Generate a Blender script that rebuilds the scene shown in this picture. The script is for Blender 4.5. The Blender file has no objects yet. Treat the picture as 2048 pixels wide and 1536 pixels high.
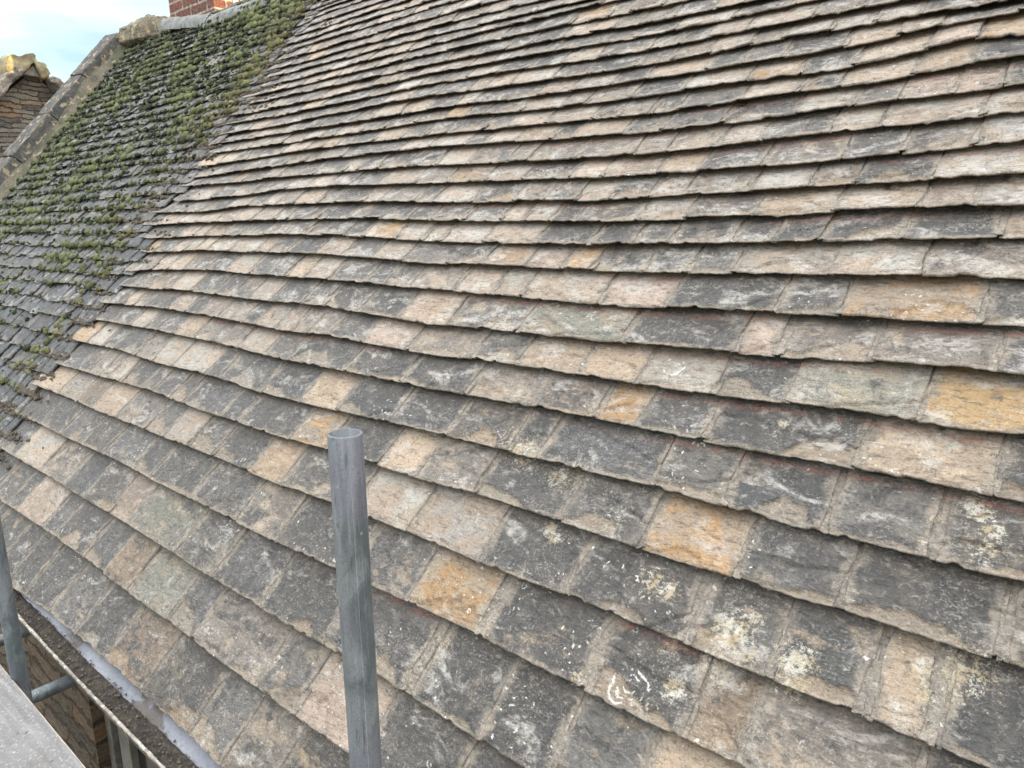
import bpy, math, random
import numpy as np
from mathutils import Vector, Matrix
C = bpy.context.scene.collection
SC = bpy.context.scene
rng = np.random.default_rng(7); random.seed(7)
# ------------------------------------------------------------------ camera
ZC = 4.75                                   # eye height above the ground
F_PX, PITCH, ROLL, HEAD, TH = 1436.453, 0.220189, -0.0101978, 0.8677121, 0.8603978
HH = 1.58                                   # distance from the eye to the roof plane
cT, sT = math.cos(TH), math.sin(TH)
_hd = Vector((math.sin(HEAD), math.cos(HEAD), 0)); _R = Vector((math.cos(HEAD), -math.sin(HEAD), 0)); _Z = Vector((0, 0, 1))
_U = _hd*math.sin(PITCH) + _Z*math.cos(PITCH); _F = _hd*math.cos(PITCH) - _Z*math.sin(PITCH)
cx = _R*math.cos(ROLL) + _U*math.sin(ROLL); cy = -_R*math.sin(ROLL) + _U*math.cos(ROLL)
cam = bpy.data.objects.new("camera", bpy.data.cameras.new("camera")); C.objects.link(cam)
M3 = Matrix((cx, cy, -_F)).transposed()
cam.matrix_world = Matrix.Translation((0, 0, ZC)) @ M3.to_4x4()
cam.data.sensor_width = 36; cam.data.lens = 36*F_PX/2048; cam.data.clip_start = 0.05; cam.data.clip_end = 4000
SC.camera = cam
# ------------------------------------------------------------------ sky, sun, exposure
SUN_EL, SUN_AZ = math.radians(7.5), math.atan2(0.35, -0.93)      # azimuth from +Y towards +X
W = bpy.data.worlds.new("World"); SC.world = W; W.use_nodes = True
wt = W.node_tree; wt.nodes.clear()
def wn(t, **k):
    n = wt.nodes.new(t)
    for a, b in k.items(): setattr(n, a, b)
    return n
sky = wn('ShaderNodeTexSky', sky_type='NISHITA'); sky.sun_disc = False
sky.sun_elevation = SUN_EL; sky.sun_rotation = SUN_AZ; sky.air_density = 1.0; sky.dust_density = 0.6; sky.ozone_density = 1.0
tcw = wn('ShaderNodeTexCoord'); mpw = wn('ShaderNodeMapping'); mpw.inputs['Scale'].default_value = (1.6, 1.6, 6.0)
nzw = wn('ShaderNodeTexNoise'); nzw.inputs['Scale'].default_value = 1.3; nzw.inputs['Detail'].default_value = 6; nzw.inputs['Roughness'].default_value = .55
rpw = wn('ShaderNodeValToRGB'); rpw.color_ramp.elements[0].position = .37; rpw.color_ramp.elements[1].position = .70
mxw = wn('ShaderNodeMix', data_type='RGBA')
mxw.inputs[7].default_value = (10.0, 9.9, 9.8, 1)          # sunlit thin cloud
bg = wn('ShaderNodeBackground'); bg.inputs['Strength'].default_value = 0.12
ow = wn('ShaderNodeOutputWorld')
L_ = wt.links.new
L_(tcw.outputs['Generated'], mpw.inputs[0]); L_(mpw.outputs[0], nzw.inputs['Vector'])
spw = wn('ShaderNodeSeparateXYZ'); L_(tcw.outputs['Generated'], spw.inputs[0])
mrw = wn('ShaderNodeMapRange'); mrw.inputs[1].default_value = .12; mrw.inputs[2].default_value = .6; mrw.inputs[3].default_value = -.10; mrw.inputs[4].default_value = .22
adw = wn('ShaderNodeMath', operation='ADD'); L_(spw.outputs[2], mrw.inputs[0]); L_(mrw.outputs[0], adw.inputs[0]); L_(nzw.outputs[0], adw.inputs[1]); L_(adw.outputs[0], rpw.inputs[0])
L_(rpw.outputs[0], mxw.inputs[0]); gnw = wn('ShaderNodeVectorMath', operation='MULTIPLY'); gnw.inputs[1].default_value = (1.52, 1.55, 1.64); L_(sky.outputs[0], gnw.inputs[0]); L_(gnw.outputs[0], mxw.inputs[6]); mz = wn('ShaderNodeMapRange'); mz.inputs[1].default_value = .1; mz.inputs[2].default_value = .85; mz.inputs[3].default_value = .62; mz.inputs[4].default_value = 1.75; L_(spw.outputs[2], mz.inputs[0])
gz = wn('ShaderNodeVectorMath', operation='SCALE'); L_(mxw.outputs[2], gz.inputs[0]); L_(mz.outputs[0], gz.inputs['Scale']); L_(gz.outputs[0], bg.inputs['Color']); L_(bg.outputs[0], ow.inputs[0])
sl = bpy.data.lights.new("sun", 'SUN'); sl.energy = 4.8; sl.angle = math.radians(.6); sl.color = (1.0, .62, .28)
so = bpy.data.objects.new("sun", sl); C.objects.link(so)
sd = Vector((math.sin(SUN_AZ)*math.cos(SUN_EL), math.cos(SUN_AZ)*math.cos(SUN_EL), math.sin(SUN_EL)))
so.rotation_euler = sd.to_track_quat('Z', 'Y').to_euler(); so.location = (20, -20, 30)
SC.view_settings.view_transform = 'Standard'; SC.view_settings.look = 'None'; SC.view_settings.gamma = 1
SC.view_settings.exposure = 0.90
SC.render.engine = 'CYCLES'

# ------------------------------------------------------------------ helpers
def RP(s, v, w):                            # roof coordinates -> world (arrays welcome)
    return (HH*sT + v*cT - w*sT, s, -HH*cT + v*sT + w*cT + ZC)
def pix(px, py):                            # photo pixel -> point (s, v) on the roof plane
    x = (px-1024)/F_PX; y = (768-py)/F_PX
    d = cx*x + cy*y + _F
    N = Vector((-sT, 0, cT)); t = -HH/d.dot(N); X = d*t
    return X.y, X.x*cT + X.z*sT
def vec(px, py, ax, val):                   # photo pixel -> point on a plane of constant x or y
    x = (px-1024)/F_PX; y = (768-py)/F_PX
    d = cx*x + cy*y + _F
    X = d*(val/d[ax]); return Vector((X.x, X.y, X.z+ZC))
def _h(ix, iy, sd):
    n = (ix*374761393 + iy*668265263 + sd*974634777) & 0xffffffff
    n = ((n ^ (n >> 13))*1274126177) & 0xffffffff
    return ((n ^ (n >> 16)) & 0xffff)/65535.0
def vnoise(x, y, sd=0):
    x = np.asarray(x, float); y = np.asarray(y, float)
    ix = np.floor(x).astype(np.int64); iy = np.floor(y).astype(np.int64)
    fx = x-ix; fy = y-iy; fx = fx*fx*(3-2*fx); fy = fy*fy*(3-2*fy)
    a = _h(ix, iy, sd); b = _h(ix+1, iy, sd); c = _h(ix, iy+1, sd); d = _h(ix+1, iy+1, sd)
    return (a*(1-fx)+b*fx)*(1-fy) + (c*(1-fx)+d*fx)*fy - .5
def fbm(x, y, sd=0, o=4):
    t = 0; a = 1
    for i in range(o):
        t = t + a*vnoise(np.asarray(x)*2**i, np.asarray(y)*2**i, sd+i*17); a *= .5
    return t
class MB:
    """collects grids and polygons, then links them as ONE mesh object"""
    def __init__(s): s.v = []; s.f = []; s.n = 0; s.at = {}; s.sm = []
    def grid(s, X, Y, Z, at=None, smooth=True, flip=False):
        ny, nx = X.shape; idx = np.arange(ny*nx).reshape(ny, nx) + s.n
        q = np.stack([idx[:-1, :-1], idx[:-1, 1:], idx[1:, 1:], idx[1:, :-1]], -1).reshape(-1, 4)
        if flip: q = q[:, ::-1]
        s.v.append(np.stack([X, Y, Z], -1).reshape(-1, 3)); s.f.append(q); s.sm.append(np.full(len(q), smooth))
        for k, a in (at or {}).items(): s.at.setdefault(k, []).append(np.broadcast_to(a, (ny, nx, 4)).reshape(-1, 4))
        s.n += ny*nx
    def raw(s, V, Fq, smooth=False, at=None):
        V = np.asarray(V, float); s.v.append(V)
        s.f.append([tuple(int(i)+s.n for i in f) for f in Fq]); s.sm.append(np.full(len(Fq), smooth))
        for k, a in (at or {}).items(): s.at.setdefault(k, []).append(np.broadcast_to(a, (len(V), 4)))
        s.n += len(V)
    def box(s, x0, x1, y0, y1, z0, z1, **k):
        s.raw([(x0,y0,z0),(x1,y0,z0),(x1,y1,z0),(x0,y1,z0),(x0,y0,z1),(x1,y0,z1),(x1,y1,z1),(x0,y1,z1)],
              [(3,2,1,0),(4,5,6,7),(0,1,5,4),(1,2,6,5),(2,3,7,6),(3,0,4,7)], **k)
    def tube(s, a, b, r, n=32, r2=None, wall=None, at=None, seg=1, wob=0):
        a = Vector(a); b = Vector(b); d = (b-a); q = d.to_track_quat('Z', 'Y').to_matrix()
        t = np.linspace(0, 2*math.pi, n+1)
        r2 = r if r2 is None else r2
        prof = [(l, r+(r2-r)*l) for l in np.linspace(0, 1, seg+1)]
        if wall:
            L = d.length; e = .0012/L; p2 = [(0, r-wall)] + [(0, r-.001)] + [(e, r)] + prof[1:-1] + [(1-e, r)] + [(1, r-.001), (1, r-wall+.0005)] + [(1-.4/L if L > .5 else 0, r-wall)]
        else: p2 = [(0, 0)] + prof + [(1, 0)]
        rows = []
        for l, rr in p2:
            P = np.stack([np.cos(t)*rr, np.sin(t)*rr, np.full_like(t, l*d.length)], -1) @ np.array(q).T + np.array(a)
            rows.append(P)
        A = np.array(rows); s.grid(A[..., 0], A[..., 1], A[..., 2], at=at, flip=True)
    def build(s, name, mat, parent=None):
        V = np.concatenate(s.v)
        if parent is not None: V = V - np.array(parent.matrix_world.translation if parent.parent is None else parent.parent.location)
        me = bpy.data.meshes.new(name)
        loops = []; starts = []; tot = []; c = 0
        for F in s.f:
            if isinstance(F, np.ndarray):
                loops.append(F.reshape(-1)); tot.append(np.full(len(F), 4)); starts.append(c+np.arange(len(F))*4); c += len(F)*4
            else:
                for f in F: loops.append(np.array(f)); tot.append(np.array([len(f)])); starts.append(np.array([c])); c += len(f)
        loops = np.concatenate(loops); starts = np.concatenate(starts); tot = np.concatenate(tot)
        me.vertices.add(len(V)); me.vertices.foreach_set('co', V.reshape(-1))
        me.loops.add(len(loops)); me.loops.foreach_set('vertex_index', loops.astype(np.int32))
        me.polygons.add(len(starts)); me.polygons.foreach_set('loop_start', starts.astype(np.int32)); me.polygons.foreach_set('loop_total', tot.astype(np.int32))
        me.polygons.foreach_set('use_smooth', np.concatenate(s.sm).astype(bool))
        me.update(calc_edges=True); me.validate()
        for k, L in s.at.items():
            A = np.concatenate(L).astype(np.float32)
            if len(A) == len(V):
                a = me.attributes.new(k, 'FLOAT_COLOR', 'POINT'); a.data.foreach_set('color', A.reshape(-1))
        if mat: me.materials.append(mat)
        o = bpy.data.objects.new(name, me); C.objects.link(o)
        if parent is not None: o.parent = parent
        return o
def tag(o, label=None, cat=None, group=None, kind=None):
    if label: o['label'] = label
    if cat: o['category'] = cat
    if group: o['group'] = group
    if kind: o['kind'] = kind
    return o
def empty(name, loc, label, cat, group=None):
    o = bpy.data.objects.new(name, None); C.objects.link(o); o.location = loc; o.empty_display_size = .2
    bpy.context.view_layer.update()
    return tag(o, label, cat, group)
def solid(name, verts, faces, mat, parent=None, bev=0.0, smooth=False, sub=0, rough=0, seed=0):
    me = bpy.data.meshes.new(name)
    V = [Vector(v) for v in verts]
    if parent is not None:
        o0 = parent.location if parent.parent is None else parent.parent.location
        V = [v-Vector(o0) for v in V]
    me.from_pydata(V, [], faces); me.update(); me.materials.append(mat)
    o = bpy.data.objects.new(name, me); C.objects.link(o)
    import bmesh
    bm = bmesh.new(); bm.from_mesh(me); bmesh.ops.recalc_face_normals(bm, faces=bm.faces)
    if bev: bmesh.ops.bevel(bm, geom=list(bm.edges), offset=bev, segments=2, affect='EDGES', profile=.6)
    if sub:
        bmesh.ops.triangulate(bm, faces=[f for f in bm.faces if len(f.verts) > 4])
        for _ in range(sub): bmesh.ops.subdivide_edges(bm, edges=list(bm.edges), cuts=1, use_grid_fill=True)
    if rough:
        from mathutils import noise
        bm.normal_update()
        for v in bm.verts:
            p = v.co*7 + Vector((seed*3.1, 0, 0))
            v.co += v.normal*(noise.noise(p)*rough + noise.noise(p*3.1)*rough*.5 + noise.noise(p*8)*rough*.2)
    for f in bm.faces: f.smooth = smooth
    bm.to_mesh(me); bm.free()
    if parent is not None: o.parent = parent
    return o

# ------------------------------------------------------------------ materials
class NT:
    def __init__(s, name):
        s.m = bpy.data.materials.new(name); s.m.use_nodes = True; s.t = s.m.node_tree; s.t.nodes.clear()
        s.out = s.t.nodes.new('ShaderNodeOutputMaterial'); s.b = s.t.nodes.new('ShaderNodeBsdfPrincipled')
        s.t.links.new(s.b.outputs[0], s.out.inputs[0])
    def n(s, t, **k):
        x = s.t.nodes.new(t)
        for a, b in k.items(): setattr(x, a, b)
        return x
    def set(s, sock, val):
        if isinstance(val, bpy.types.NodeSocket): s.t.links.new(val, sock)
        elif isinstance(val, (tuple, list)) and len(val) == 3 and sock.type == 'RGBA': sock.default_value = (*val, 1)
        else: sock.default_value = val
    def attr(s, name): return s.n('ShaderNodeAttribute', attribute_name=name)
    def math(s, op, a, b=0, clamp=False):
        x = s.n('ShaderNodeMath', operation=op, use_clamp=clamp); s.set(x.inputs[0], a); s.set(x.inputs[1], b); return x.outputs[0]
    def mix(s, f, a, b, mode='MIX'):
        x = s.n('ShaderNodeMix', data_type='RGBA', blend_type=mode); s.set(x.inputs[0], f); s.set(x.inputs[6], a); s.set(x.inputs[7], b); return x.outputs[2]
    def map(s, v, sc, loc=(0, 0, 0), rot=(0, 0, 0)):
        x = s.n('ShaderNodeMapping'); s.set(x.inputs[0], v); x.inputs['Scale'].default_value = sc; x.inputs['Location'].default_value = loc; x.inputs['Rotation'].default_value = rot; return x.outputs[0]
    def noise(s, v, sc, det=4, rough=.55, dist=0):
        x = s.n('ShaderNodeTexNoise'); s.set(x.inputs['Vector'], v); x.inputs['Scale'].default_value = sc
        x.inputs['Detail'].default_value = det; x.inputs['Roughness'].default_value = rough; x.inputs['Distortion'].default_value = dist; return x.outputs[0]
    def voro(s, v, sc, feat='F1'):
        x = s.n('ShaderNodeTexVoronoi', feature=feat); s.set(x.inputs['Vector'], v); x.inputs['Scale'].default_value = sc; return x
    def step(s, v, a, b, lo=0., hi=1.):
        x = s.n('ShaderNodeMapRange', interpolation_type='SMOOTHSTEP'); s.set(x.inputs[0], v); x.inputs[1].default_value = a; x.inputs[2].default_value = b
        x.inputs[3].default_value = lo; x.inputs[4].default_value = hi; return x.outputs[0]
    def bump(s, h, st, dist, prev=None):
        x = s.n('ShaderNodeBump'); x.inputs['Strength'].default_value = st; x.inputs['Distance'].default_value = dist; s.set(x.inputs['Height'], h)
        if prev: s.set(x.inputs['Normal'], prev)
        return x.outputs[0]
    def fin(s, col, rough, nrm=None, metal=0, spec=.5):
        s.set(s.b.inputs['Base Color'], col); s.set(s.b.inputs['Roughness'], rough); s.set(s.b.inputs['Metallic'], metal); s.b.inputs['Specular IOR Level'].default_value = spec
        if nrm: s.set(s.b.inputs['Normal'], nrm)
        return s.m
    def obj(s): return s.n('ShaderNodeTexCoord').outputs['Object']

RING = [pix(1253, 1368), pix(1345, 722)]
def slate_material(name, mossy=False):
    M = NT(name)
    base = M.attr('base'); und = M.attr('under'); info = M.attr('info'); tc = M.attr('tc')
    si = M.n('ShaderNodeSeparateColor'); M.set(si.inputs[0], info.outputs['Color'])
    dTop, dSide, chalk = si.outputs[0], si.outputs[1], si.outputs[2]      # metres below the upper slate, from the slate's side, chalk amount
    lich = info.outputs['Alpha']; spall = und.outputs['Alpha']; rnd = base.outputs['Alpha']
    V = tc.outputs['Color']; Fv = M.attr('flat').outputs['Color'] if not mossy else V
    mid = M.noise(M.map(V, (26, 20, 3)), 1, 6, .68, .4)
    fine = M.noise(V, 170, 3, .7)
    gr = M.noise(V, 420, 2, .6)
    streak = M.noise(M.map(V, (26, 95, 3), rot=(0, 0, .45)), 1, 4, .62, .3)
    st2 = M.noise(M.map(V, (45, 60, 3), rot=(0, 0, -.3)), 1, 5, .72, .8)
    own = M.noise(M.map(V, (8, 12, 3)), 1, 5, .62, .7)
    glob = M.noise(M.map(Fv, (5.5, 7.5, 1)), 1, 7, .66, .6)             # weathering that runs across the joints
    glob2 = M.noise(M.map(Fv, (3.4, 8.5, 1), loc=(7, 3, 0)), 1, 7, .68, 1.0)
    w = M.math('ADD', M.math('MULTIPLY', own, .5), M.math('MULTIPLY', glob, .5))
    w = M.math('ADD', w, M.math('MULTIPLY', M.math('SUBTRACT', rnd, .5), .08))
    c = M.mix(M.step(w, .50, .58), base.outputs['Color'], und.outputs['Color'])
    # charcoal crust and grey-brown film lying over everything
    if not mossy:
        g2 = M.math('ADD', M.math('MULTIPLY', glob2, .65), M.math('MULTIPLY', mid, .35))
        g2 = M.math('ADD', g2, M.math('MULTIPLY', M.math('SUBTRACT', rnd, .40), .22))
        c = M.mix(M.step(g2, .425, .49, .84, 0), c, (.043, .046, .050))
        c = M.mix(M.step(g2, .46, .54, .24, 0), c, (.150, .138, .125))
    c = M.mix(M.step(mid, .42, .64, .0, .35), c, M.mix(.45, base.outputs['Color'], (.31, .272, .235)))
    c = M.mix(M.step(mid, .30, .44, .65, .0), c, M.mix(.75, base.outputs['Color'], (.035, .038, .04)))
    c = M.mix(M.math('MULTIPLY', spall, .85), c, M.mix(M.step(mid, .3, .7, 0, .5), und.outputs['Color'], (.24, .20, .16)))
    # bleached bloom
    bl = M.noise(M.map(Fv, (6, 10, 7), loc=(2, 9, 4)), 1, 6, .66, .9)
    sf = M.n('ShaderNodeSeparateColor'); M.set(sf.inputs[0], Fv)
    blr = M.math('ADD', bl, M.step(sf.outputs[1], .35, 1.15, 0, .0 if mossy else .055))
    pw = M.math('MULTIPLY', M.step(blr, .55, .66, 0, .68), M.step(st2, .36, .58, .15, 1))
    c = M.mix(pw, c, (.56, .54, .505))
    mar = M.math('ADD', dSide, M.math('MULTIPLY', M.math('SUBTRACT', M.noise(M.map(Fv, (22, 22, 1)), 1, 5, .7), .5), .085))
    c = M.mix(M.step(mar, .004, .024, .80, 0) if not mossy else 0.0, c, M.mix(M.step(own, .4, .6), (.37, .32, .258), (.22, .20, .172)))
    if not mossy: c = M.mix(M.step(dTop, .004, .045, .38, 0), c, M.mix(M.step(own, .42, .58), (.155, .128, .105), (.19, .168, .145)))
    sp = M.math('MULTIPLY', M.step(fine, .54, .66, 0, .52), M.step(M.noise(M.map(V, (9, 9, 5)), 1, 3), .36, .66, .08, 1))
    c = M.mix(sp, c, (.54, .51, .46))
    c = M.mix(M.step(fine, .30, .46, .65, 0), c, M.mix(.7, c, (.02, .02, .02)))
    c = M.mix(M.step(gr, .36, .64, .38, 0), c, M.mix(.6, c, (.03, .03, .03)))
    c = M.mix(M.step(streak, .30, .47, .8, 0), c, M.mix(.65, c, (.025, .025, .025)))
    c = M.mix(M.step(st2, .55, .66, 0, .5), c, M.mix(.5, c, (.62, .57, .50)))
    c = M.mix(M.step(st2, .34, .46, .6, 0), c, M.mix(.65, c, (.03, .03, .03)))
    if not mossy:
        # crustose lichen: ragged specks, broken arcs and cream crusts
        dn_ = M.n('ShaderNodeTexNoise'); M.set(dn_.inputs['Vector'], V); dn_.inputs['Scale'].default_value = 48; dn_.inputs['Detail'].default_value = 3
        dv_ = M.n('ShaderNodeVectorMath', operation='MULTIPLY_ADD'); M.set(dv_.inputs[0], dn_.outputs['Color']); dv_.inputs[1].default_value = (.026, .026, .0); M.set(dv_.inputs[2], V)
        Vd = dv_.outputs[0]
        v1 = M.voro(Vd, 70); sr = M.n('ShaderNodeSeparateColor'); M.set(sr.inputs[0], v1.outputs['Color'])
        zone = M.noise(M.map(V, (4.5, 4.5, 6)), 1, 3, .5)
        dot = M.math('MULTIPLY', M.step(v1.outputs['Distance'], .15, .26, 1, 0), M.math('MULTIPLY', M.step(sr.outputs[0], .72, .74), M.step(zone, .52, .60)))
        v2 = M.voro(Vd, 27); sr2 = M.n('ShaderNodeSeparateColor'); M.set(sr2.inputs[0], v2.outputs['Color'])
        rr = M.math('SUBTRACT', v2.outputs['Distance'], M.math('MULTIPLY', sr2.outputs[1], .24))
        ring = M.math('MULTIPLY', M.step(M.math('ABSOLUTE', rr), .02, .07, 1, 0), M.math('MULTIPLY', M.step(sr2.outputs[0], .70, .72), M.step(zone, .50, .58)))
        ring = M.math('MULTIPLY', ring, M.step(M.noise(V, 75, 3, .7), .48, .56))
        wl = M.math('MAXIMUM', M.math('MULTIPLY', dot, M.step(fine, .38, .5)), ring)
        Fl = M.attr('flat').outputs['Color']
        for i, (rs, rv) in enumerate(RING):
            dv = M.n('ShaderNodeVectorMath', operation='DISTANCE'); M.set(dv.inputs[0], Fl); dv.inputs[1].default_value = (rs, rv, 0)
            nn = M.math('ADD', M.math('MULTIPLY', M.math('SUBTRACT', M.noise(Fl, 40, 4, .7), .5), .030), M.math('MULTIPLY', M.math('SUBTRACT', M.noise(Fl, 14, 1), .5), .055))
            dd = M.math('ADD', dv.outputs['Value'], nn)
            ex = 0
            for rad, wd in ((.040, .0030), (.025, .0022), (.012, .0020)):
                rad = rad*(1, .8, .6)[i]
                e_ = M.step(M.math('ABSOLUTE', M.math('SUBTRACT', dd, rad)), wd*.5, wd*1.6, 1, 0)
                ex = e_ if ex == 0 else M.math('MAXIMUM', ex, e_)
            ex = M.math('MULTIPLY', ex, M.step(M.noise(M.map(Fl, (1, 1, 1), loc=(4, i, 0)), 24, 3, .6), (.45, .50)[i], (.51, .55)[i]))
            ex = M.math('MULTIPLY', ex, M.step(fine, .34, .46))
            wl = M.math('MAXIMUM', wl, ex)
        lc = M.math('MULTIPLY', M.step(M.math('ADD', lich, M.math('MULTIPLY', M.math('SUBTRACT', M.noise(V, 95, 6, .85), .5), 4.4)), .62, .95), M.step(lich, .02, .25))
        c = M.mix(M.math('MULTIPLY', lc, .8), c, M.mix(M.step(M.noise(V, 30, 4), .42, .6), (.60, .575, .50), (.46, .38, .24)))
        c = M.mix(M.math('MULTIPLY', wl, .85), c, (.68, .68, .64))
        # red chalk setting-out lines just under the laps
        dn = M.math('ADD', dTop, M.math('MULTIPLY', M.math('SUBTRACT', M.noise(V, 14, 2), .5), .005))
        line = M.math('MAXIMUM', M.step(M.math('ABSOLUTE', M.math('SUBTRACT', dn, .011)), .0008, .0026, 1, 0), M.math('MULTIPLY', M.step(dn, .006, .030, .42, 0), M.step(dn, .0, .003)))
        line = M.math('MULTIPLY', M.math('MULTIPLY', line, chalk), M.math('MULTIPLY', M.step(fine, .40, .55, .1, .85), M.step(M.noise(V, 22, 3), .40, .56, .1, 1)))
        c = M.mix(line, c, (.33, .10, .075))
    hgt = M.math('ADD', M.math('MULTIPLY', M.math('ADD', streak, st2), .5), M.math('ADD', M.math('MULTIPLY', mid, .8), M.math('MULTIPLY', fine, .25)))
    nr = M.bump(hgt, 1.0, .015)
    ro = M.step(mid, .3, .7, .46 if mossy else .42, .66 if mossy else .66)
    return M.fin(c, ro, nr, spec=.65 if mossy else .5)

def simple(name, c1, c2, sc=8, rough=.8, bump=.4, bd=.01, metal=0, c3=None, det=6, stretch=(1, 1, 1), th=(.42, .6), fine=60, spec=.4):
    M = NT(name); V = M.map(M.obj(), stretch)
    n1 = M.noise(V, sc, det, .62, .4); n2 = M.noise(V, fine, 4, .65)
    c = M.mix(M.step(n1, *th), c1, c2)
    if c3: c = M.mix(M.step(M.noise(M.map(V, (1, 1, 1), loc=(5, 3, 1)), sc*1.7, 5, .6), .56, .62), c, c3)
    c = M.mix(M.step(n2, .3, .5, .45, 0), c, M.mix(.55, c, (.02, .02, .02)))
    c = M.mix(M.step(n2, .55, .75, 0, .35), c, M.mix(.5, c, (.7, .68, .62)))
    nr = M.bump(M.math('ADD', n1, M.math('MULTIPLY', n2, .4)), bump, bd)
    return M.fin(c, rough, nr, metal, spec)
def coursed(name, pal, mortar, bw=.3, rh=.07, ms=.008, axis='y', dist=.035, dk=.5):
    """thin roughly coursed stones: wandering courses, stones of different tone, recessed joints"""
    M = NT(name); V = M.obj(); sp = M.n('ShaderNodeSeparateXYZ'); M.set(sp.inputs[0], V); cb = M.n('ShaderNodeCombineXYZ')
    M.set(cb.inputs[0], sp.outputs[{'x': 0, 'y': 1}[axis]]); M.set(cb.inputs[1], sp.outputs[2])
    nz = M.n('ShaderNodeTexNoise'); M.set(nz.inputs['Vector'], V); nz.inputs['Scale'].default_value = 5.5; nz.inputs['Detail'].default_value = 5; nz.inputs['Roughness'].default_value = .6
    ad = M.n('ShaderNodeVectorMath', operation='MULTIPLY_ADD'); M.set(ad.inputs[0], nz.outputs['Color']); ad.inputs[1].default_value = (dist*3, dist*1.6, 0); M.set(ad.inputs[2], cb.outputs[0])
    bk = M.n('ShaderNodeTexBrick'); M.set(bk.inputs['Vector'], ad.outputs[0]); bk.offset = .37; bk.offset_frequency = 3; bk.squash = 1.45; bk.squash_frequency = 2
    bk.inputs['Color1'].default_value = (0, 0, 0, 1); bk.inputs['Color2'].default_value = (1, 1, 1, 1); bk.inputs['Mortar'].default_value = (.5, .5, .5, 1)
    bk.inputs['Scale'].default_value = 1; bk.inputs['Mortar Size'].default_value = ms; bk.inputs['Mortar Smooth'].default_value = .6; bk.inputs['Brick Width'].default_value = bw; bk.inputs['Row Height'].default_value = rh
    r = M.n('ShaderNodeValToRGB')
    while len(r.color_ramp.elements) < len(pal): r.color_ramp.elements.new(.5)
    for i, p in enumerate(pal): r.color_ramp.elements[i].position = i/(len(pal)-1); r.color_ramp.elements[i].color = (*p, 1)
    n1 = M.noise(V, 9, 6, .7, .5); n2 = M.noise(V, 60, 4, .7); n3 = M.noise(M.map(V, (1, 1, 3.5)), 14, 5, .7)
    M.set(r.inputs[0], M.math('ADD', M.math('MULTIPLY', M.math('SUBTRACT', bk.outputs['Color'], .5), 1.1), M.math('ADD', M.math('MULTIPLY', n1, .9), .05)))
    c = M.mix(M.step(n3, .35, .62, 0, .6), r.outputs[0], M.mix(.5, r.outputs[0], (.36, .33, .28)))
    c = M.mix(M.step(n2, .3, .48, .6, 0), c, (.03, .03, .03)); c = M.mix(M.step(n2, .57, .7, 0, .5), c, (.50, .48, .42))
    c = M.mix(M.math('MULTIPLY', bk.outputs['Fac'], M.step(n1, .3, .6, .35, dk+.4)), c, mortar)
    h = M.math('ADD', M.math('MULTIPLY', bk.outputs['Fac'], -1.2), M.math('ADD', n3, M.math('MULTIPLY', n2, .4)))
    return M.fin(c, .88, M.bump(h, 1, .03), spec=.3)
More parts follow.
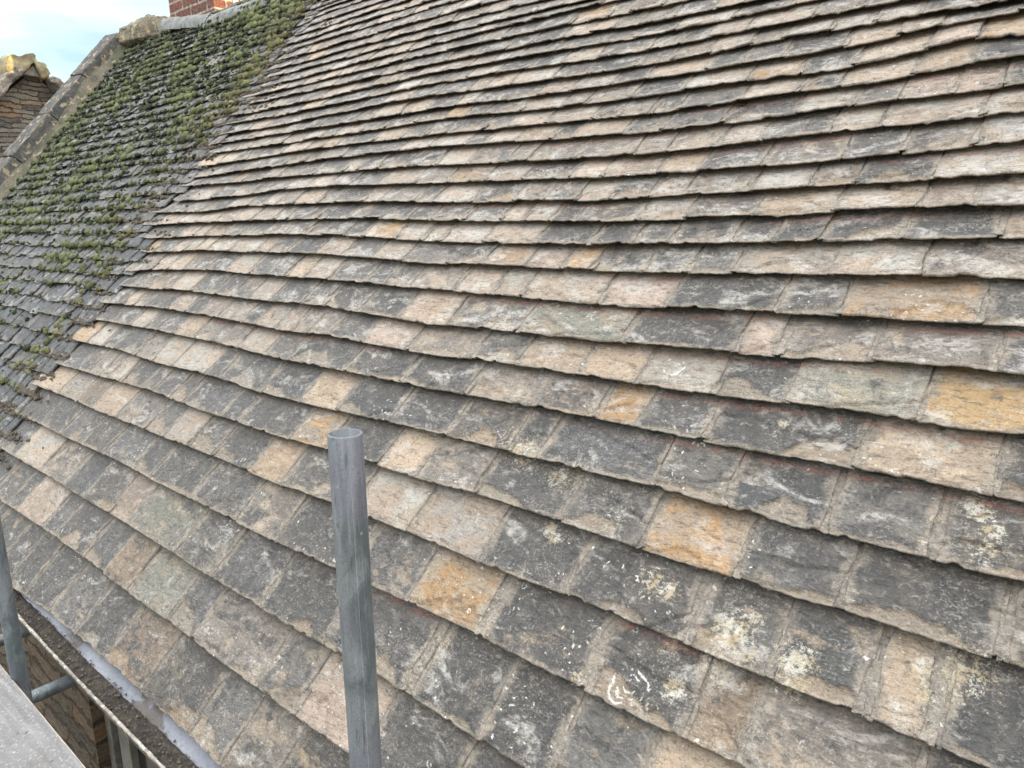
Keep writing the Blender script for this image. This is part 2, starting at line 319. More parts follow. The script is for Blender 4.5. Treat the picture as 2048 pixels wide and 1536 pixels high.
# ------------------------------------------------------------------ course lines measured on the roof: pixel points of each lower slate edge
LINES = {
 -6: [(25,1177),(95,1222),(269,1373),(373,1465),(443,1536)],
 -5: [(0,1000),(82,1054),(161,1111),(251,1181),(328,1235),(386,1278),(550,1404),(650,1474)],
 -4: [(0,896),(123,969),(210,1023),(347,1104),(400,1140),(550,1232),(650,1289),(850,1412),(950,1479)],
 -3: [(22,819),(137,877),(262,936),(400,1006),(550,1081),(650,1129),(850,1222),(950,1269),(1200,1399),(1300,1446)],
 -2: [(50,762),(141,797),(191,820),(300,863),(400,900),(550,965),(650,999),(850,1077),(950,1121),(1200,1216),(1300,1256),(1600,1384),(1700,1419),(1940,1517)],
 -1: [(109,725),(216,755),(300,780),(400,820),(550,869),(650,894),(850,959),(950,984),(1200,1067),(1300,1102),(1600,1196),(1700,1224),(1940,1302),(2048,1336)],
 0: [(137,675),(156,681),(225,695),(300,720),(400,745),(550,790),(650,814),(850,860),(950,884),(1200,947),(1300,969),(1600,1054),(1700,1077),(1940,1139),(2048,1161)],
 1: [(184,637),(259,650),(300,657),(400,677),(550,714),(650,734),(850,772),(950,789),(1200,835),(1300,857),(1600,915),(1700,932),(1940,979),(2048,1000)],
 2: [(197,603),(300,613),(400,627),(550,657),(650,667),(850,705),(950,717),(1200,755),(1300,770),(1600,807),(1700,819),(1940,857),(2048,866)],
 3: [(244,570),(300,575),(400,582),(550,602),(650,612),(850,645),(950,652),(1200,680),(1300,686),(1600,712),(1700,716),(1940,734),(2048,745)],
 4: [(262,542),(300,537),(400,537),(550,550),(650,557),(850,575),(950,584),(1200,605),(1300,612),(1600,625),(1700,630),(1940,645),(2048,649)],
 5: [(300,503),(400,499),(550,503),(650,507),(850,524),(950,527),(1200,539),(1300,542),(1600,544),(1700,547),(1940,547),(2048,551)],
 6: [(300,475),(400,470),(550,468),(650,468),(850,478),(1200,488),(1300,485),(1600,480),(1700,477),(1940,473),(2048,470)],
 7: [(300,448),(400,443),(550,437),(650,433),(850,437),(1200,442),(1300,437),(1600,425),(1700,418),(1940,411),(2048,408)],
 8: [(300,423),(400,422),(500,409),(550,408),(650,402),(850,402),(1200,397),(1300,390),(1600,372),(1700,363),(1940,351),(2048,342)],
 9: [(390,397),(484,388),(550,378),(650,370),(850,363),(1200,352),(1300,345),(1600,323),(1700,313),(1940,286),(2048,277)],
 10: [(394,370),(469,363),(550,352),(650,343),(850,330),(1200,312),(1300,307),(1600,270),(1700,260),(1940,232),(2048,218)],
 11: [(416,350),(550,330),(650,315),(850,293),(1200,268),(1300,260),(1600,223),(1700,208),(1940,177),(2048,163)],
 12: [(419,328),(550,307),(650,292),(850,268),(1200,233),(1300,225),(1600,180),(1700,168),(1940,124),(2048,109)],
 13: [(550,287),(650,270),(850,240),(1200,202),(1300,188),(1600,143),(1700,127),(1940,73),(2048,63)],
 14: [(550,267),(650,250),(850,217),(1200,170),(1300,153),(1600,107),(1700,88),(1940,35),(2048,17)],
 15: [(550,250),(650,228),(850,191),(1200,142),(1300,125),(1600,68),(1700,50)],
 16: [(550,230),(650,210),(850,167),(1200,112),(1300,95),(1600,37),(1700,17)],
 17: [(550,213),(650,192),(850,147),(1200,84),(1300,68),(1600,2)],
 18: [(550,195),(650,173),(850,127),(1200,58),(1300,43)],
 19: [(550,180),(650,155),(850,107),(1200,32),(1300,13)],
 20: [(550,165),(650,140),(850,89),(1200,5)],
 21: [(550,152),(650,123),(850,72)],
 22: [(550,140),(650,108),(850,52)],
 23: [(550,122),(650,92),(850,37)],
 24: [(650,78),(850,17)],
 25: [(650,63)],
 26: [(650,50)],
 27: [(650,37)],
 28: [(650,23)],
 29: [(650,13)],
}

JOINTS = {
 0: [(1852,1114),(1867,1120),(1444,1009),(1301,972),(1076,912),(778,844),(674,814),(600,797),(440,750),(345,730),(266,709),(225,695)],
 -1: [(1469,1149),(1676,1209),(1990,1305),(2007,1308),(1277,1093),(1116,1033),(944,983),(834,950),(583,872),(478,837),(364,803),(216,753)],
 -2: [(1359,1273),(1375,1280),(1537,1348),(1715,1420),(1735,1428),(1842,1460),(1860,1470),(1131,1183),(959,1119),(812,1059),(700,1015),(562,962),(420,912),(287,853),(231,831),(184,809),(116,784)],
 -3: [(1366,1464),(1157,1377),(1172,1385),(947,1267),(962,1272),(811,1203),(690,1150),(550,1081),(380,995),(298,954),(262,936),(205,907),(161,886),(79,846)],
 -4: [(955,1478),(800,1385),(820,1395),(640,1284),(519,1205),(348,1107),(254,1047),(213,1024),(164,995),(124,969),(79,940),(30,907)],
 -5: [(720,1510),(587,1420),(511,1366),(383,1276),(332,1237),(253,1180),(205,1145),(161,1111),(109,1071),(82,1054),(33,1015)],
 -6: [(440,1533),(373,1465),(278,1385),(149,1265),(96,1222),(49,1184)],
 1: [(1984,988),(1709,933),(1405,876),(1274,847),(1186,830),(1067,810),(926,787),(801,757),(686,744),(580,715)],
 2: [(1832,836),(1571,800),(1272,761),(1155,744),(1030,728),(813,695)],
 3: [(1993,740),(1740,719),(1550,705),(1470,695),(1240,681),(1036,660),(895,648)],
 4: [(1678,626),(1549,621),(1330,614),(1196,599),(1040,590),(768,568)],
}
def mean_pts(k):
    p = np.array([pix(*q) for q in LINES[k]]); p = p[np.argsort(p[:, 0])]
    return p
CL = {k: mean_pts(k) for k in LINES}
KMAX = 40
base_v = {k: float(np.mean(CL[k][:, 1])) for k in CL}
for k in range(30, KMAX+1): base_v[k] = base_v[29] + (k-29)*(3.92-base_v[29])/(KMAX-29)
res_s = np.array([-1, .1, .6, 1.2, 1.6, 2.2, 2.8, 3.3, 3.9, 4.6, 6]); res_v = np.array([.006, .006, 0, -.012, -.012, -.008, .010, .014, .006, -.01, -.01])
def Vk(k, s):
    s = np.asarray(s, float)
    if k in CL and len(CL[k]) > 3:
        p = CL[k]; v = np.interp(s, p[:, 0], p[:, 1])
    else: v = base_v[k] + (np.interp(s, res_s, res_v)-np.interp(4.2, res_s, res_v))
    return v + .0035*vnoise(s*2.3, s*0+k*7.7, 3)*2
SB = {}                                      # where the cleaned slates stop and the mossy ones begin
for k in range(-6, KMAX+1):
    SB[k] = 4.74 + .11*vnoise(k*.9, 0, 11)*2 + .05*(_h(np.int64(k), np.int64(3), 5)-.5)
    if -3 <= k <= 12: SB[k] = .45*float(CL[k][-1, 0]) + .55*SB[k] + (.0 if k < 6 else .1)
THK, DROP = .0092, .0335
PAL = {  # patina colour, stone under it
 'dark': ((.060,.063,.064), (.33,.26,.185)), 'black': ((.042,.045,.047), (.30,.25,.19)), 'blue': ((.090,.098,.106), (.30,.27,.22)),
 'slate': ((.066,.074,.084), (.30,.26,.20)), 'grey': ((.130,.127,.122), (.34,.28,.21)), 'brown': ((.20,.150,.105), (.36,.27,.185)), 'umber': ((.115,.098,.075), (.33,.25,.16)),
 'greybuff': ((.232,.205,.178), (.38,.31,.235)), 'buff': ((.42,.325,.235), (.46,.36,.26)), 'sand': ((.42,.325,.225), (.42,.26,.12)),
 'orange': ((.33,.235,.155), (.40,.30,.20)), 'ochre': ((.41,.28,.13), (.26,.21,.15)), 'pink': ((.36,.285,.225), (.46,.36,.29)),
 'pale': ((.44,.41,.36), (.42,.33,.25)), 'white': ((.50,.475,.43), (.42,.34,.26)), 'green': ((.215,.213,.178), (.33,.28,.2)),
}
PAL['m1'] = ((.016,.025,.034), (.10,.10,.095)); PAL['m2'] = ((.038,.053,.067), (.12,.12,.11)); PAL['m3'] = ((.016,.021,.028), (.09,.085,.075)); PAL['m4'] = ((.10,.095,.085), (.15,.13,.10))
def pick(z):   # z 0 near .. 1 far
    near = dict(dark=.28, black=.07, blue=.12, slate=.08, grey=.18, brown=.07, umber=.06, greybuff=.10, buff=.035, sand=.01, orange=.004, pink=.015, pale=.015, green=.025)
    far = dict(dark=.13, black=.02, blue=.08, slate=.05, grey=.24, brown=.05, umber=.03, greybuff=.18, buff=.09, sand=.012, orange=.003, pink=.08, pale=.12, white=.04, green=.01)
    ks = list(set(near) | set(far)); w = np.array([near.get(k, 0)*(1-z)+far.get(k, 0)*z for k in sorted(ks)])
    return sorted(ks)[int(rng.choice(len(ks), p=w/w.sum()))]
SPOT = [  # photo pixel inside a slate, its kind
 (1300,1040,'sand'),(910,1180,'sand'),(790,890,'buff'),(560,915,'orange'),(1980,800,'ochre'),(1850,905,'buff'),(1480,1440,'brown'),(1780,1370,'buff'),(1680,1480,'greybuff'),
 (1290,575,'pink'),(1240,800,'sand'),(1700,770,'green'),(1870,690,'greybuff'),(95,1010,'pink'),(1200,720,'buff'),(1640,1000,'slate'),(1840,1200,'black'),(1600,850,'dark'),
 (900,1340,'black'),(1090,1230,'dark'),(1450,1240,'dark'),(1640,1290,'dark'),(1240,1310,'dark'),(1260,890,'blue'),(1060,1080,'dark'),(1960,1420,'black'),(1520,750,'slate'),
 (1560,590,'dark'),(1420,660,'dark'),(2030,700,'slate'),(880,800,'blue'),(600,760,'slate'),(450,960,'grey'),(160,930,'slate'),(1940,340,'white'),(1830,325,'dark'),(1980,200,'white'),
 (1880,215,'pale'),(1700,220,'pale'),(1000,520,'orange'),(1130,515,'sand'),(850,460,'white'),(770,455,'sand'),(960,475,'pale'),(940,380,'buff'),(880,385,'pale'),(1130,590,'pale'),
 (780,690,'pink'),(760,810,'dark'),(1400,1060,'sand'),(1560,1110,'grey'),(1970,1080,'umber'),(1020,1400,'black'),(1150,1470,'grey'),(820,1000,'pale'),(620,900,'grey'),(430,870,'grey'),
 (640,770,'buff'),(720,780,'slate'),(300,500,'sand'),(290,1060,'green'),(60,900,'pale'),(120,920,'greybuff'),(250,1130,'brown'),(1960,100,'dark'),(1030,900,'blue'),(1560,480,'dark'),(1860,500,'greybuff'),
 (1990,250,'white'),(150,750,'greybuff'),(80,745,'buff'),(220,800,'buff'),(1330,350,'pale'),(1370,170,'pale'),(1740,100,'buff'),(1370,130,'buff'),(1990,60,'sand'),(900,290,'white'),(1150,30,'sand')]
SPOT_SV = [(pix(a, b), c) for a, b, c in SPOT]
LICH = [(1460,1260,.045,1.),(1500,1235,.03,.8),(1590,1325,.042,1.),(1345,1375,.032,.9),(1420,1330,.04,.8),(1490,1310,.03,.7),(1300,1160,.035,.8),(1330,1175,.03,.9),(1090,1050,.02,1.),(1870,1030,.02,.6),(1950,1005,.03,.9),(1965,1030,.02,.8),(1985,1060,.025,.9),(1975,1100,.03,.7),(1850,1080,.02,.6),
 (1040,900,.06,.75),(1010,870,.05,.55),(1350,720,.03,.4),(1110,945,.045,.8),(1150,940,.04,.7),(1560,840,.014,1.),(1180,620,.03,.6),(1900,700,.03,.5),(1230,1030,.05,.5),(1330,1290,.03,.7),(1545,860,.02,.6),
 (870,1290,.05,.6),(60,870,.06,.6),(1100,1070,.02,.9),(1930,1340,.05,.8),(1700,1190,.02,.5),(1260,600,.03,.5),(1580,1370,.03,.8),(1290,1410,.03,.6),(1840,1330,.025,.9),(1850,1390,.02,.8),(1155,1355,.018,.9),(1590,540,.02,.6),(1480,545,.02,.5),(1850,880,.05,.6)]
LICH_SV = [(*pix(a, b), r, m) for a, b, r, m in LICH]
CHALK = [(620,660,.5),(1000,600,.5),(1300,590,.4),(1500,680,.4),(1350,920,.35),(1700,980,.5),(1900,1010,.4),(1750,860,.25),(1500,830,.3),(870,310,.35),(1050,285,.3),(1150,300,.2),(900,410,.3),(1100,400,.3),(1600,190,.4),(1900,160,.35),
 (1260,260,.3),(1500,280,.3),(1250,650,.25),(1950,660,.2),(700,700,.2),(1130,870,.25),(470,640,.3),(1960,300,.25),(1300,1290,.12),(800,1230,.12),(330,590,.2),(1700,430,.25),(1250,540,.2),(1560,920,.25),(960,260,.15)]
CHALK_SV = [(*pix(a, b), r) for a, b, r in CHALK]
KZ = {}
def slate(mb, k, a, b, kind, vlo, vhi, drop, thk, dx, dy, z, mortar=False, seed=0, woff=0, twist=0, spot=False):
    """one riven stone slate: top sheet, ragged lower edge, flanks and a short underside"""
    nx = max(2, int(round((b-a)/dx))); sm = (a+b)/2
    e0 = float(vhi(sm)-vlo(sm))
    ny = max(2, int(round(e0/dy)))
    l = np.concatenate([[0, min(.0025, .2*e0)], np.linspace(0, e0, ny+1)[1:], [e0+.085]])
    u = np.linspace(0, 1, nx+1)
    U, Lg = np.meshgrid(u, l)
    det = dx < .03
    amp = .004 if det else .0015
    s0 = a + (b-a)*U
    side = (vnoise(Lg*16, Lg*0+seed*3.3, 1)*(1-U)*2*.006 + vnoise(Lg*16, Lg*0+seed*5.1, 2)*U*2*.006) if not mortar else 0
    S = s0 + side
    lo = vlo(s0); hi = vhi(s0)
    chip = (fbm(s0*16, s0*0+seed*1.7, 5, 2)*.0014 + fbm(s0*55, s0*0+seed*1.9, 5, 3)*.0024 + np.where(det, 1, 0)*np.clip(vnoise(s0*34, s0*0+seed, 8)-.25, 0, 1)*.026) if not mortar else fbm(s0*60, s0*0+seed, 5, 2)*.01
    corner = (.0025*random.random()*np.exp(-U*(b-a)/.010)+.0025*random.random()*np.exp(-(1-U)*(b-a)/.010)) if not mortar else .002
    vv = lo + (Lg/e0)*(hi-lo) + (chip+corner)*np.exp(-Lg/.03)
    Wv = woff + twist*(U-.5) - drop*(Lg/e0) + fbm(S*14, vv*14, seed % 97, 3)*amp*.9 + (fbm(S*60, vv*60, 31, 3)*.0016 if det else 0)
    # flaked layers along the lower edge
    sp = np.zeros_like(S)
    if not mortar and dx < .05:
        r = KZ.get('r'); r = random.random()
        wd = .018*np.clip(fbm(s0*11, s0*0+seed*2.2, 9, 3)+.12, 0, 1)*2
        if r < .5:
            c = a+(b-a)*random.random(); hw = (.05+.09*random.random())*(1.1-z*.4); hh = min(.02+.065*random.random(), e0*.5)
            wd = np.maximum(wd, hh*np.clip(1-((s0-c)/hw)**2, 0, 1)**.7*(1+.5*vnoise(s0*40, s0*0+seed, 4)))
        sp = np.clip((wd-(Lg))/.003+.5, 0, 1)
        Wv = Wv - sp*(.0060 if r < .5 else .0025)
        if random.random() < .5:           # a delamination crack: a shallow step across the face
            c = e0*(.25+.5*random.random()); cc = c + (s0-a)*(random.random()-.5)*1.2 + .02*vnoise(s0*18, s0*0+seed*4, 2)
            Wv = Wv + np.where(Lg > cc, .0028, 0) - .0060*np.exp(-((Lg-cc)/.0036)**2)
    if mortar: Wv = Wv - .0022 + fbm(S*90, vv*45, seed, 4)*.0050
    # colour attributes
    pc, uc = PAL[kind] if not mortar else ((.31,.278,.245), (.36,.325,.285))
    j = (.82+.36*random.random()) if not mortar else (.6+.5*random.random()); tint = np.array([1+.05*(random.random()-.5), 1, 1+.06*(random.random()-.5)])
    if not mortar and not spot: mx = .05+.30*random.random(); pc = np.array(pc)*(1-mx)+np.array((.150,.137,.124))*mx
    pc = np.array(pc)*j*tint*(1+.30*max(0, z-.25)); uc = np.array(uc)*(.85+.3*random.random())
    lum = float(np.mean(PAL[kind][0])); rn = min(1, max(0, (lum-.05)/.30 + .35*(random.random()-.5))) if not mortar else .45
    A_b = np.empty(S.shape+(4,)); A_b[..., :3] = pc; A_b[..., 3] = rn
    A_u = np.empty(S.shape+(4,)); A_u[..., :3] = uc; A_u[..., 3] = sp
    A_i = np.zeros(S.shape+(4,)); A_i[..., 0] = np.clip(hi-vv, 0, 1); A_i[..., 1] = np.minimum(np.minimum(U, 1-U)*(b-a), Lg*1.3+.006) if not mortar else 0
    if -1.3 < sm < 5:
        for ls, lv, lr, lm in LICH_SV:
            d = np.hypot(S-ls, vv-lv)
            lr2 = lr*1.45
            if d.min() < lr2: A_i[..., 3] = np.maximum(A_i[..., 3], lm*1.0*np.clip(1.25-d/lr2, 0, 1))
        for ls, lv, lr in CHALK_SV:
            A_i[..., 2] = np.maximum(A_i[..., 2], np.clip((lr-np.abs(S-ls))/.05, 0, 1)*(np.abs(vv-lv) < .055))
    off = random.random()*40
    A_t = np.zeros(S.shape+(4,)); A_t[..., 0] = S; A_t[..., 1] = vv; A_t[..., 2] = off*.37
    A_f = np.zeros(S.shape+(4,)); A_f[..., 0] = S; A_f[..., 1] = vv
    # extend the grid: sides and front
    def ext(A, fr):   # prepend 3 front rows and 1+1 side columns
        R = np.concatenate([A[:1], A[:1], A[:1], A], 0); R = np.concatenate([R[:, :1], R, R[:, -1:]], 1); return R
    S2, V2, W2 = ext(S, 0), ext(vv, 0), ext(Wv, 0)
    rag = fbm(S2[0]*45, S2[0]*0+seed, 3, 3)*.003
    W2[2] -= thk*.35; V2[2] -= .0008+rag*.4
    W2[1] -= thk; V2[1] += .0035+np.abs(rag)
    W2[0] -= thk+.001+drop*.095/e0; V2[0] += .095
    for c_, sg in ((0, 1), (-1, -1)):
        W2[3:, c_] -= thk; S2[:, c_] += sg*.0005
        W2[2, c_] = W2[1, c_]
    B, Uu, I, T, Fl = (ext(x, 0) for x in (A_b, A_u, A_i, A_t, A_f))
    Uu = Uu.copy(); Uu[:3, :, 3] = .85; Uu[3, :, 3] = np.maximum(Uu[3, :, 3], .45)
    X, Y, Z = RP(S2, V2, W2)
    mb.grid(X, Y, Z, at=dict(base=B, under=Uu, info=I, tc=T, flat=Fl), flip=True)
SN = [0]
def lay_course(mb, k, s0, s1, vlo, vhi, drop, thk, joints=None, wmin=.13, wmax=.3, z=0, res=None, kinds=None, gap=None, jit=.0018, wj=.0025):
    js = sorted(joints or []); cuts = [s0]
    pts = [j for j in js if s0+.04 < j < s1-.04]
    strip = set()
    anchors = [s0]+pts+[s1]
    for i in range(len(anchors)-1):
        a, b = anchors[i], anchors[i+1]
        if b-a > wmax*1.45:
            x = a
            while b-x > wmax*1.3:
                x += wmin+(wmax-wmin)*random.random(); cuts.append(x)
        cuts.append(b)
    cuts = sorted(set(cuts))
    for i in range(len(cuts)-1):
        a, b = cuts[i], cuts[i+1]; SN[0] += 1; sd = SN[0]
        if b-a < .006: continue
        sm = (a+b)/2; vm = float(vlo(sm)+vhi(sm))/2
        dx, dy = res(sm, vm)
        if b-a < .035:
            slate(mb, k, a-.010, b+.010, 'grey', vlo, vhi, drop, thk, .004, .006, z, mortar=True, seed=sd); continue
        kind = None; spot = kinds is not None
        if kinds is None:
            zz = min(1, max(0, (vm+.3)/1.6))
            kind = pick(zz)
            if SB[k]-.45 < sm and random.random() < 1-(SB[k]-sm)/.45: kind = random.choice(['m2', 'm4', 'dark', 'blue'])
            for (ps, pv), kn in SPOT_SV:
                if a < ps < b and vlo(ps) < pv < vhi(ps): kind = kn; spot = True
        else: kind = kinds()
        g = .0015+.002*random.random() if gap is None else gap()
        strong = vm < 1.5 and random.random() < .35 and sm > -1.2
        gw = g if not strong else .004+.009*random.random()**1.5
        dv = (random.random()-.5)*2*jit
        lo = (lambda s, d=dv: vlo(s)+d)
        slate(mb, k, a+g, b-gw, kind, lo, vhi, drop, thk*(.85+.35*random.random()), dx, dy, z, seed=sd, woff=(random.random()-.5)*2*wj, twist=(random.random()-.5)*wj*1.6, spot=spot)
        if gap is None and sm > -1.3:
            slate(mb, k, b-gw-.008, b+.009, 'grey', vlo, vhi, drop, thk*.8, .006, max(dy, .008), z, mortar=True, seed=sd+5000)
def res_clean(s, v):
    if s < -.25: return (.05, .03) if s > -1.5 else (.11, .06)
    d = math.hypot(math.hypot(s, v), HH)
    q = min(.020, max(.0042, .0021*d*d*.56)); return (q, q*1.0)

# ================================================================== the cottage
RX = HH*sT + 3.96*cT; RZ = -HH*cT + 3.96*sT + ZC         # ridge line
WX = .93                                                  # outer face of the front wall
house = empty('stone_cottage', (WX, 4, 0), 'stone cottage under a steep stone-slate roof, half cleaned and half covered in green moss', 'house')
m_slate = slate_material('cleaned_stone_slate')
m_moss_slate = slate_material('dark_mossy_slate', True)
mb = MB()
for k in range(-6, KMAX):
    js = [pix(*q)[0] for q in JOINTS.get(k, [])]
    far = max(0, (k+6)/46.)
    wmx = .30-.13*far if k > -2 else .30
    lay_course(mb, k, -1.35, SB[k], lambda s, k=k: Vk(k, s), lambda s, k=k: Vk(k+1, s), DROP*(1-.72*max(0, far-.15)), THK*(1-.2*far), js, wmin=.11, wmax=wmx, z=far, res=res_clean)
for k in range(-6, KMAX, 1):                              # the roof runs on out of the frame
    lay_course(mb, k, -9.0, -1.35, lambda s, k=k: np.full_like(np.asarray(s, float), base_v[k]), lambda s, k=k: np.full_like(np.asarray(s, float), base_v[k+1]), DROP, THK, None, wmin=.25, wmax=.5, z=.5, res=res_clean)
roof = mb.build('roof', m_slate, house); roof['label'] = 'cleaned grey and buff stone slates in level courses, dark shadow under each course'

# mossy part: small thin slates, uneven courses
SE = 8.58
def mvk(k, s):
    s = np.asarray(s, float); kk = k/2.
    n = int(math.floor(kk)); n2 = min(n+1, KMAX); f = kk-n
    b_ = (base_v[max(-6, n)]*(1-f)+base_v[n2]*f) if n >= -6 else base_v[-6]
    return b_
mrows = []; v = base_v[-6]-.005
while v < 3.88:
    mrows.append(v); v += (.132-.052*(v+.6)/4.7)*(1+.12*(random.random()-.5))
mrows.append(3.92)
def MV(i, s):
    s = np.asarray(s, float)
    return mrows[i] + .016*vnoise(s*1.5, s*0+i*3.1, 21)*2 + .006*vnoise(s*6, s*0+i*5.3, 22)*2 - .03*np.exp(-(s-4.7)/.5)*0
def sb_at(v): 
    ks = sorted(SB); return float(np.interp(v, [base_v[k] for k in ks], [SB[k] for k in ks]))
def mk(): return random.choices(['m1', 'm2', 'm3', 'm4'], [.4, .25, .25, .1])[0]
mb = MB()
for i in range(len(mrows)-1):
    a0 = sb_at(mrows[i])-.075
    lay_course(mb, 100+i, a0, SE, lambda s, i=i: MV(i, s), lambda s, i=i: MV(i+1, s), .020, .008, None, wmin=.09, wmax=.17, z=.5,
               res=lambda s, v: (.022, .022), kinds=mk, gap=lambda: .002+.004*random.random(), jit=.011, wj=.005)
roof2 = mb.build('roof', m_moss_slate, house); roof2['label'] = 'uncleaned blue-black slates with green moss growing over them'
# ------------------------------------------------------------------ the rest of the cottage
m_wood = simple('weathered_grey_timber', (.11,.10,.085), (.19,.17,.14), sc=6, stretch=(8, 1, 8), rough=.85)
m_rubble = coursed('brown_rubble_stone', [(.05,.038,.028), (.095,.065,.04), (.15,.10,.06), (.115,.088,.065), (.19,.11,.058)], (.05,.042,.034), bw=.32, rh=.11, ms=.014, axis='y', dist=.11)
def rw(s, v, w): return Vector(RP(s, v, w))
# timber deck closing the roof under the slates, and the far slope
mb = MB()
for (s0, s1) in ((-9.0, 8.6),):
    q = [rw(s0, -.50, -.062), rw(s1, -.50, -.062), rw(s1, 4.02, -.062), rw(s0, 4.02, -.062)]; r = [p+Vector((0, 0, -.05)) for p in q]
    mb.raw([tuple(p) for p in q+r], [(3,2,1,0), (4,5,6,7), (0,1,5,4), (1,2,6,5), (2,3,7,6), (3,0,4,7)])
mb.build('roof_deck', m_wood, house)
mb = MB(); n = 36; EX = 2*RX-.80                          # far slope: stepped courses, mirrored about the ridge
t_ = np.linspace(0, 1, n+1); prof = []
for i in range(n): prof += [(t_[i], .0), (t_[i], .02), (t_[i+1], .0)]
ss = np.linspace(-9, 8.58, 40)
T = np.array([p[0] for p in prof]); Wd = np.array([p[1] for p in prof])
S_, T_ = np.meshgrid(ss, T); _, W_ = np.meshgrid(ss, Wd)
V_ = -.62+T_*4.53
X = 2*RX-(HH*sT+V_*cT-W_*sT); Z = -HH*cT+V_*sT+W_*cT+ZC-.02
ones = np.ones(S_.shape+(4,))
mb.grid(X, S_, Z, at=dict(base=ones*[.13, .125, .11, .5], under=ones*[.3, .25, .2, 0], info=ones*[.1, .1, 0, 0], tc=np.stack([S_, V_, S_*0, S_*0], -1), flat=ones*0), smooth=False, flip=False)
o = mb.build('roof', m_slate, house); o['label'] = 'far slope of the roof beyond the ridge'
# walls: front wall round the window, gables, back wall
WY0, WY1, WZ0, WZ1 = 1.80, 3.30, ZC-3.25, ZC-1.975        # window opening
WT = .5; EZ = ZC-1.60; BX = 2*RX-WX
mb = MB()
mb.box(WX, WX+WT, -9, WY0, 0, EZ); mb.box(WX, WX+WT, WY1, 8.55, 0, EZ)
mb.box(WX, WX+WT, WY0, WY1, 0, WZ0); mb.box(WX, WX+WT, WY0, WY1, WZ1, EZ)
mb.box(BX-WT, BX, -9, 8.55, 0, EZ)
for y0, y1 in ((-8.95, -8.5), (8.12, 8.57)):
    P = [(WX+WT, 0), (BX-WT, 0), (BX-WT, EZ), (BX-WT-.02, EZ+.42), (RX, RZ-.16), (WX+WT+.02, EZ+.42), (WX+WT, EZ)]
    V = [(x, y0, z) for x, z in P]+[(x, y1, z) for x, z in P]; m = len(P)
    mb.raw(V, [tuple(range(m)), tuple(range(2*m-1, m-1, -1))]+[((i+1) % m, i, i+m, (i+1) % m+m) for i in range(m)])
mb.build('stone_wall', m_rubble, house)
m_frame = simple('old_grey_paint', (.20,.20,.185), (.13,.13,.12), sc=12, rough=.6, bump=.2, bd=.003)
M = NT('dark_window_glass'); m_glass = M.fin((.012,.014,.016), .12, None, spec=.5)
m_dark = simple('dark_room', (.02,.02,.022), (.03,.03,.03))
win = MB(); fx = WX+.05
win.box(fx, fx+.06, 3.235, 3.298, WZ0, WZ1-.002); win.box(fx, fx+.06, 1.803, 1.865, WZ0, WZ1-.002)
win.box(fx-.004, fx+.055, 3.02, 3.135, WZ0, WZ1-.06); win.box(fx, fx+.06, 1.865, 3.235, WZ1-.058, WZ1-.002); win.box(fx, fx+.06, 1.865, 3.235, WZ0+.002, WZ0+.05)
win.box(fx, fx+.055, 2.42, 2.48, WZ0+.05, WZ1-.058)
w_ = win.build('window', m_frame, house); w_['label'] = 'grey painted timber window under the eaves'
g = MB(); g.box(fx+.025, fx+.031, 1.866, 3.234, WZ0+.051, WZ1-.059); g.build('pane', m_glass, w_)
# fascia, lead apron, gutter with its silt
m_gut = simple('rusty_cast_iron', (.10,.105,.11), (.17,.14,.11), sc=14, rough=.75, c3=(.30,.28,.24), fine=110)
m_apron = simple('blue_grey_lead', (.20,.215,.255), (.29,.31,.355), sc=5, stretch=(1, .6, 1), rough=.55, bump=.25, bd=.004, c3=(.12,.11,.10), th=(.35,.65), fine=90, spec=.5)
m_silt = simple('gutter_silt', (.032,.027,.022), (.065,.055,.044), sc=25, rough=.95, bump=1, bd=.02, c3=(.085,.072,.058), fine=150)
m_crust = simple('crusted_rim', (.36,.34,.30), (.22,.20,.17), sc=30, rough=.9, bump=.8, bd=.006, c3=(.50,.48,.44), fine=120)
solid('fascia', [(x, y, z) for x in (.845, .87) for y in (-8.9, 8.5) for z in (ZC-1.72, ZC-1.56)], [(0,1,3,2), (4,6,7,5), (0,4,5,1), (2,3,7,6), (0,2,6,4), (1,5,7,3)], m_wood, house)
ys = np.concatenate([np.linspace(-8.8, .8, 90)[:-1], np.linspace(.8, 5.0, 420), np.linspace(5.0, 8.4, 60)[1:]])
def sway(y): return .0045*np.sin(y*1.7+.6)+.0028*np.sin(y*4.1)+.010*vnoise(y*1.1, y*0, 61)
# lead apron dressed from under the slates into the gutter
mb = MB(); pr = [(.86, -1.532), (.838, -1.538), (.825, -1.542), (.806, -1.553), (.790, -1.563), (.774, -1.575), (.764, -1.600), (.762, -1.64), (.766, -1.64), (.80, -1.59)]
Yg, I_ = np.meshgrid(ys, np.arange(len(pr))); px_ = np.array(pr)
Xg = px_[I_, 0]+sway(Yg)+.004*fbm(Yg*7, I_*.8, 71, 3)+.0025*fbm(Yg*30, I_*1.3, 72, 2); Zg = px_[I_, 1]+ZC+.004*fbm(Yg*6, I_*.7, 73, 3)
mb.grid(Xg, Yg, Zg); mb.build('lead_apron', m_apron, house)
# half-round gutter
gc, gr = (.776, -1.555), .062
an = np.linspace(math.radians(172), math.radians(372), 17)
po = [(gc[0]+gr*math.cos(a), gc[1]+gr*math.sin(a)) for a in an]; pi_ = [(gc[0]+(gr-.004)*math.cos(a), gc[1]+(gr-.004)*math.sin(a)) for a in an[::-1]]
pr = np.array(po+pi_+po[:1]); Yg, I_ = np.meshgrid(ys[::2], np.arange(len(pr)))
mb = MB(); mb.grid(pr[I_, 0]+sway(Yg), Yg, pr[I_, 1]+ZC); gut = mb.build('gutter', m_gut, house)
gut['label'] = 'old half-round gutter filled with dark silt along the eaves'
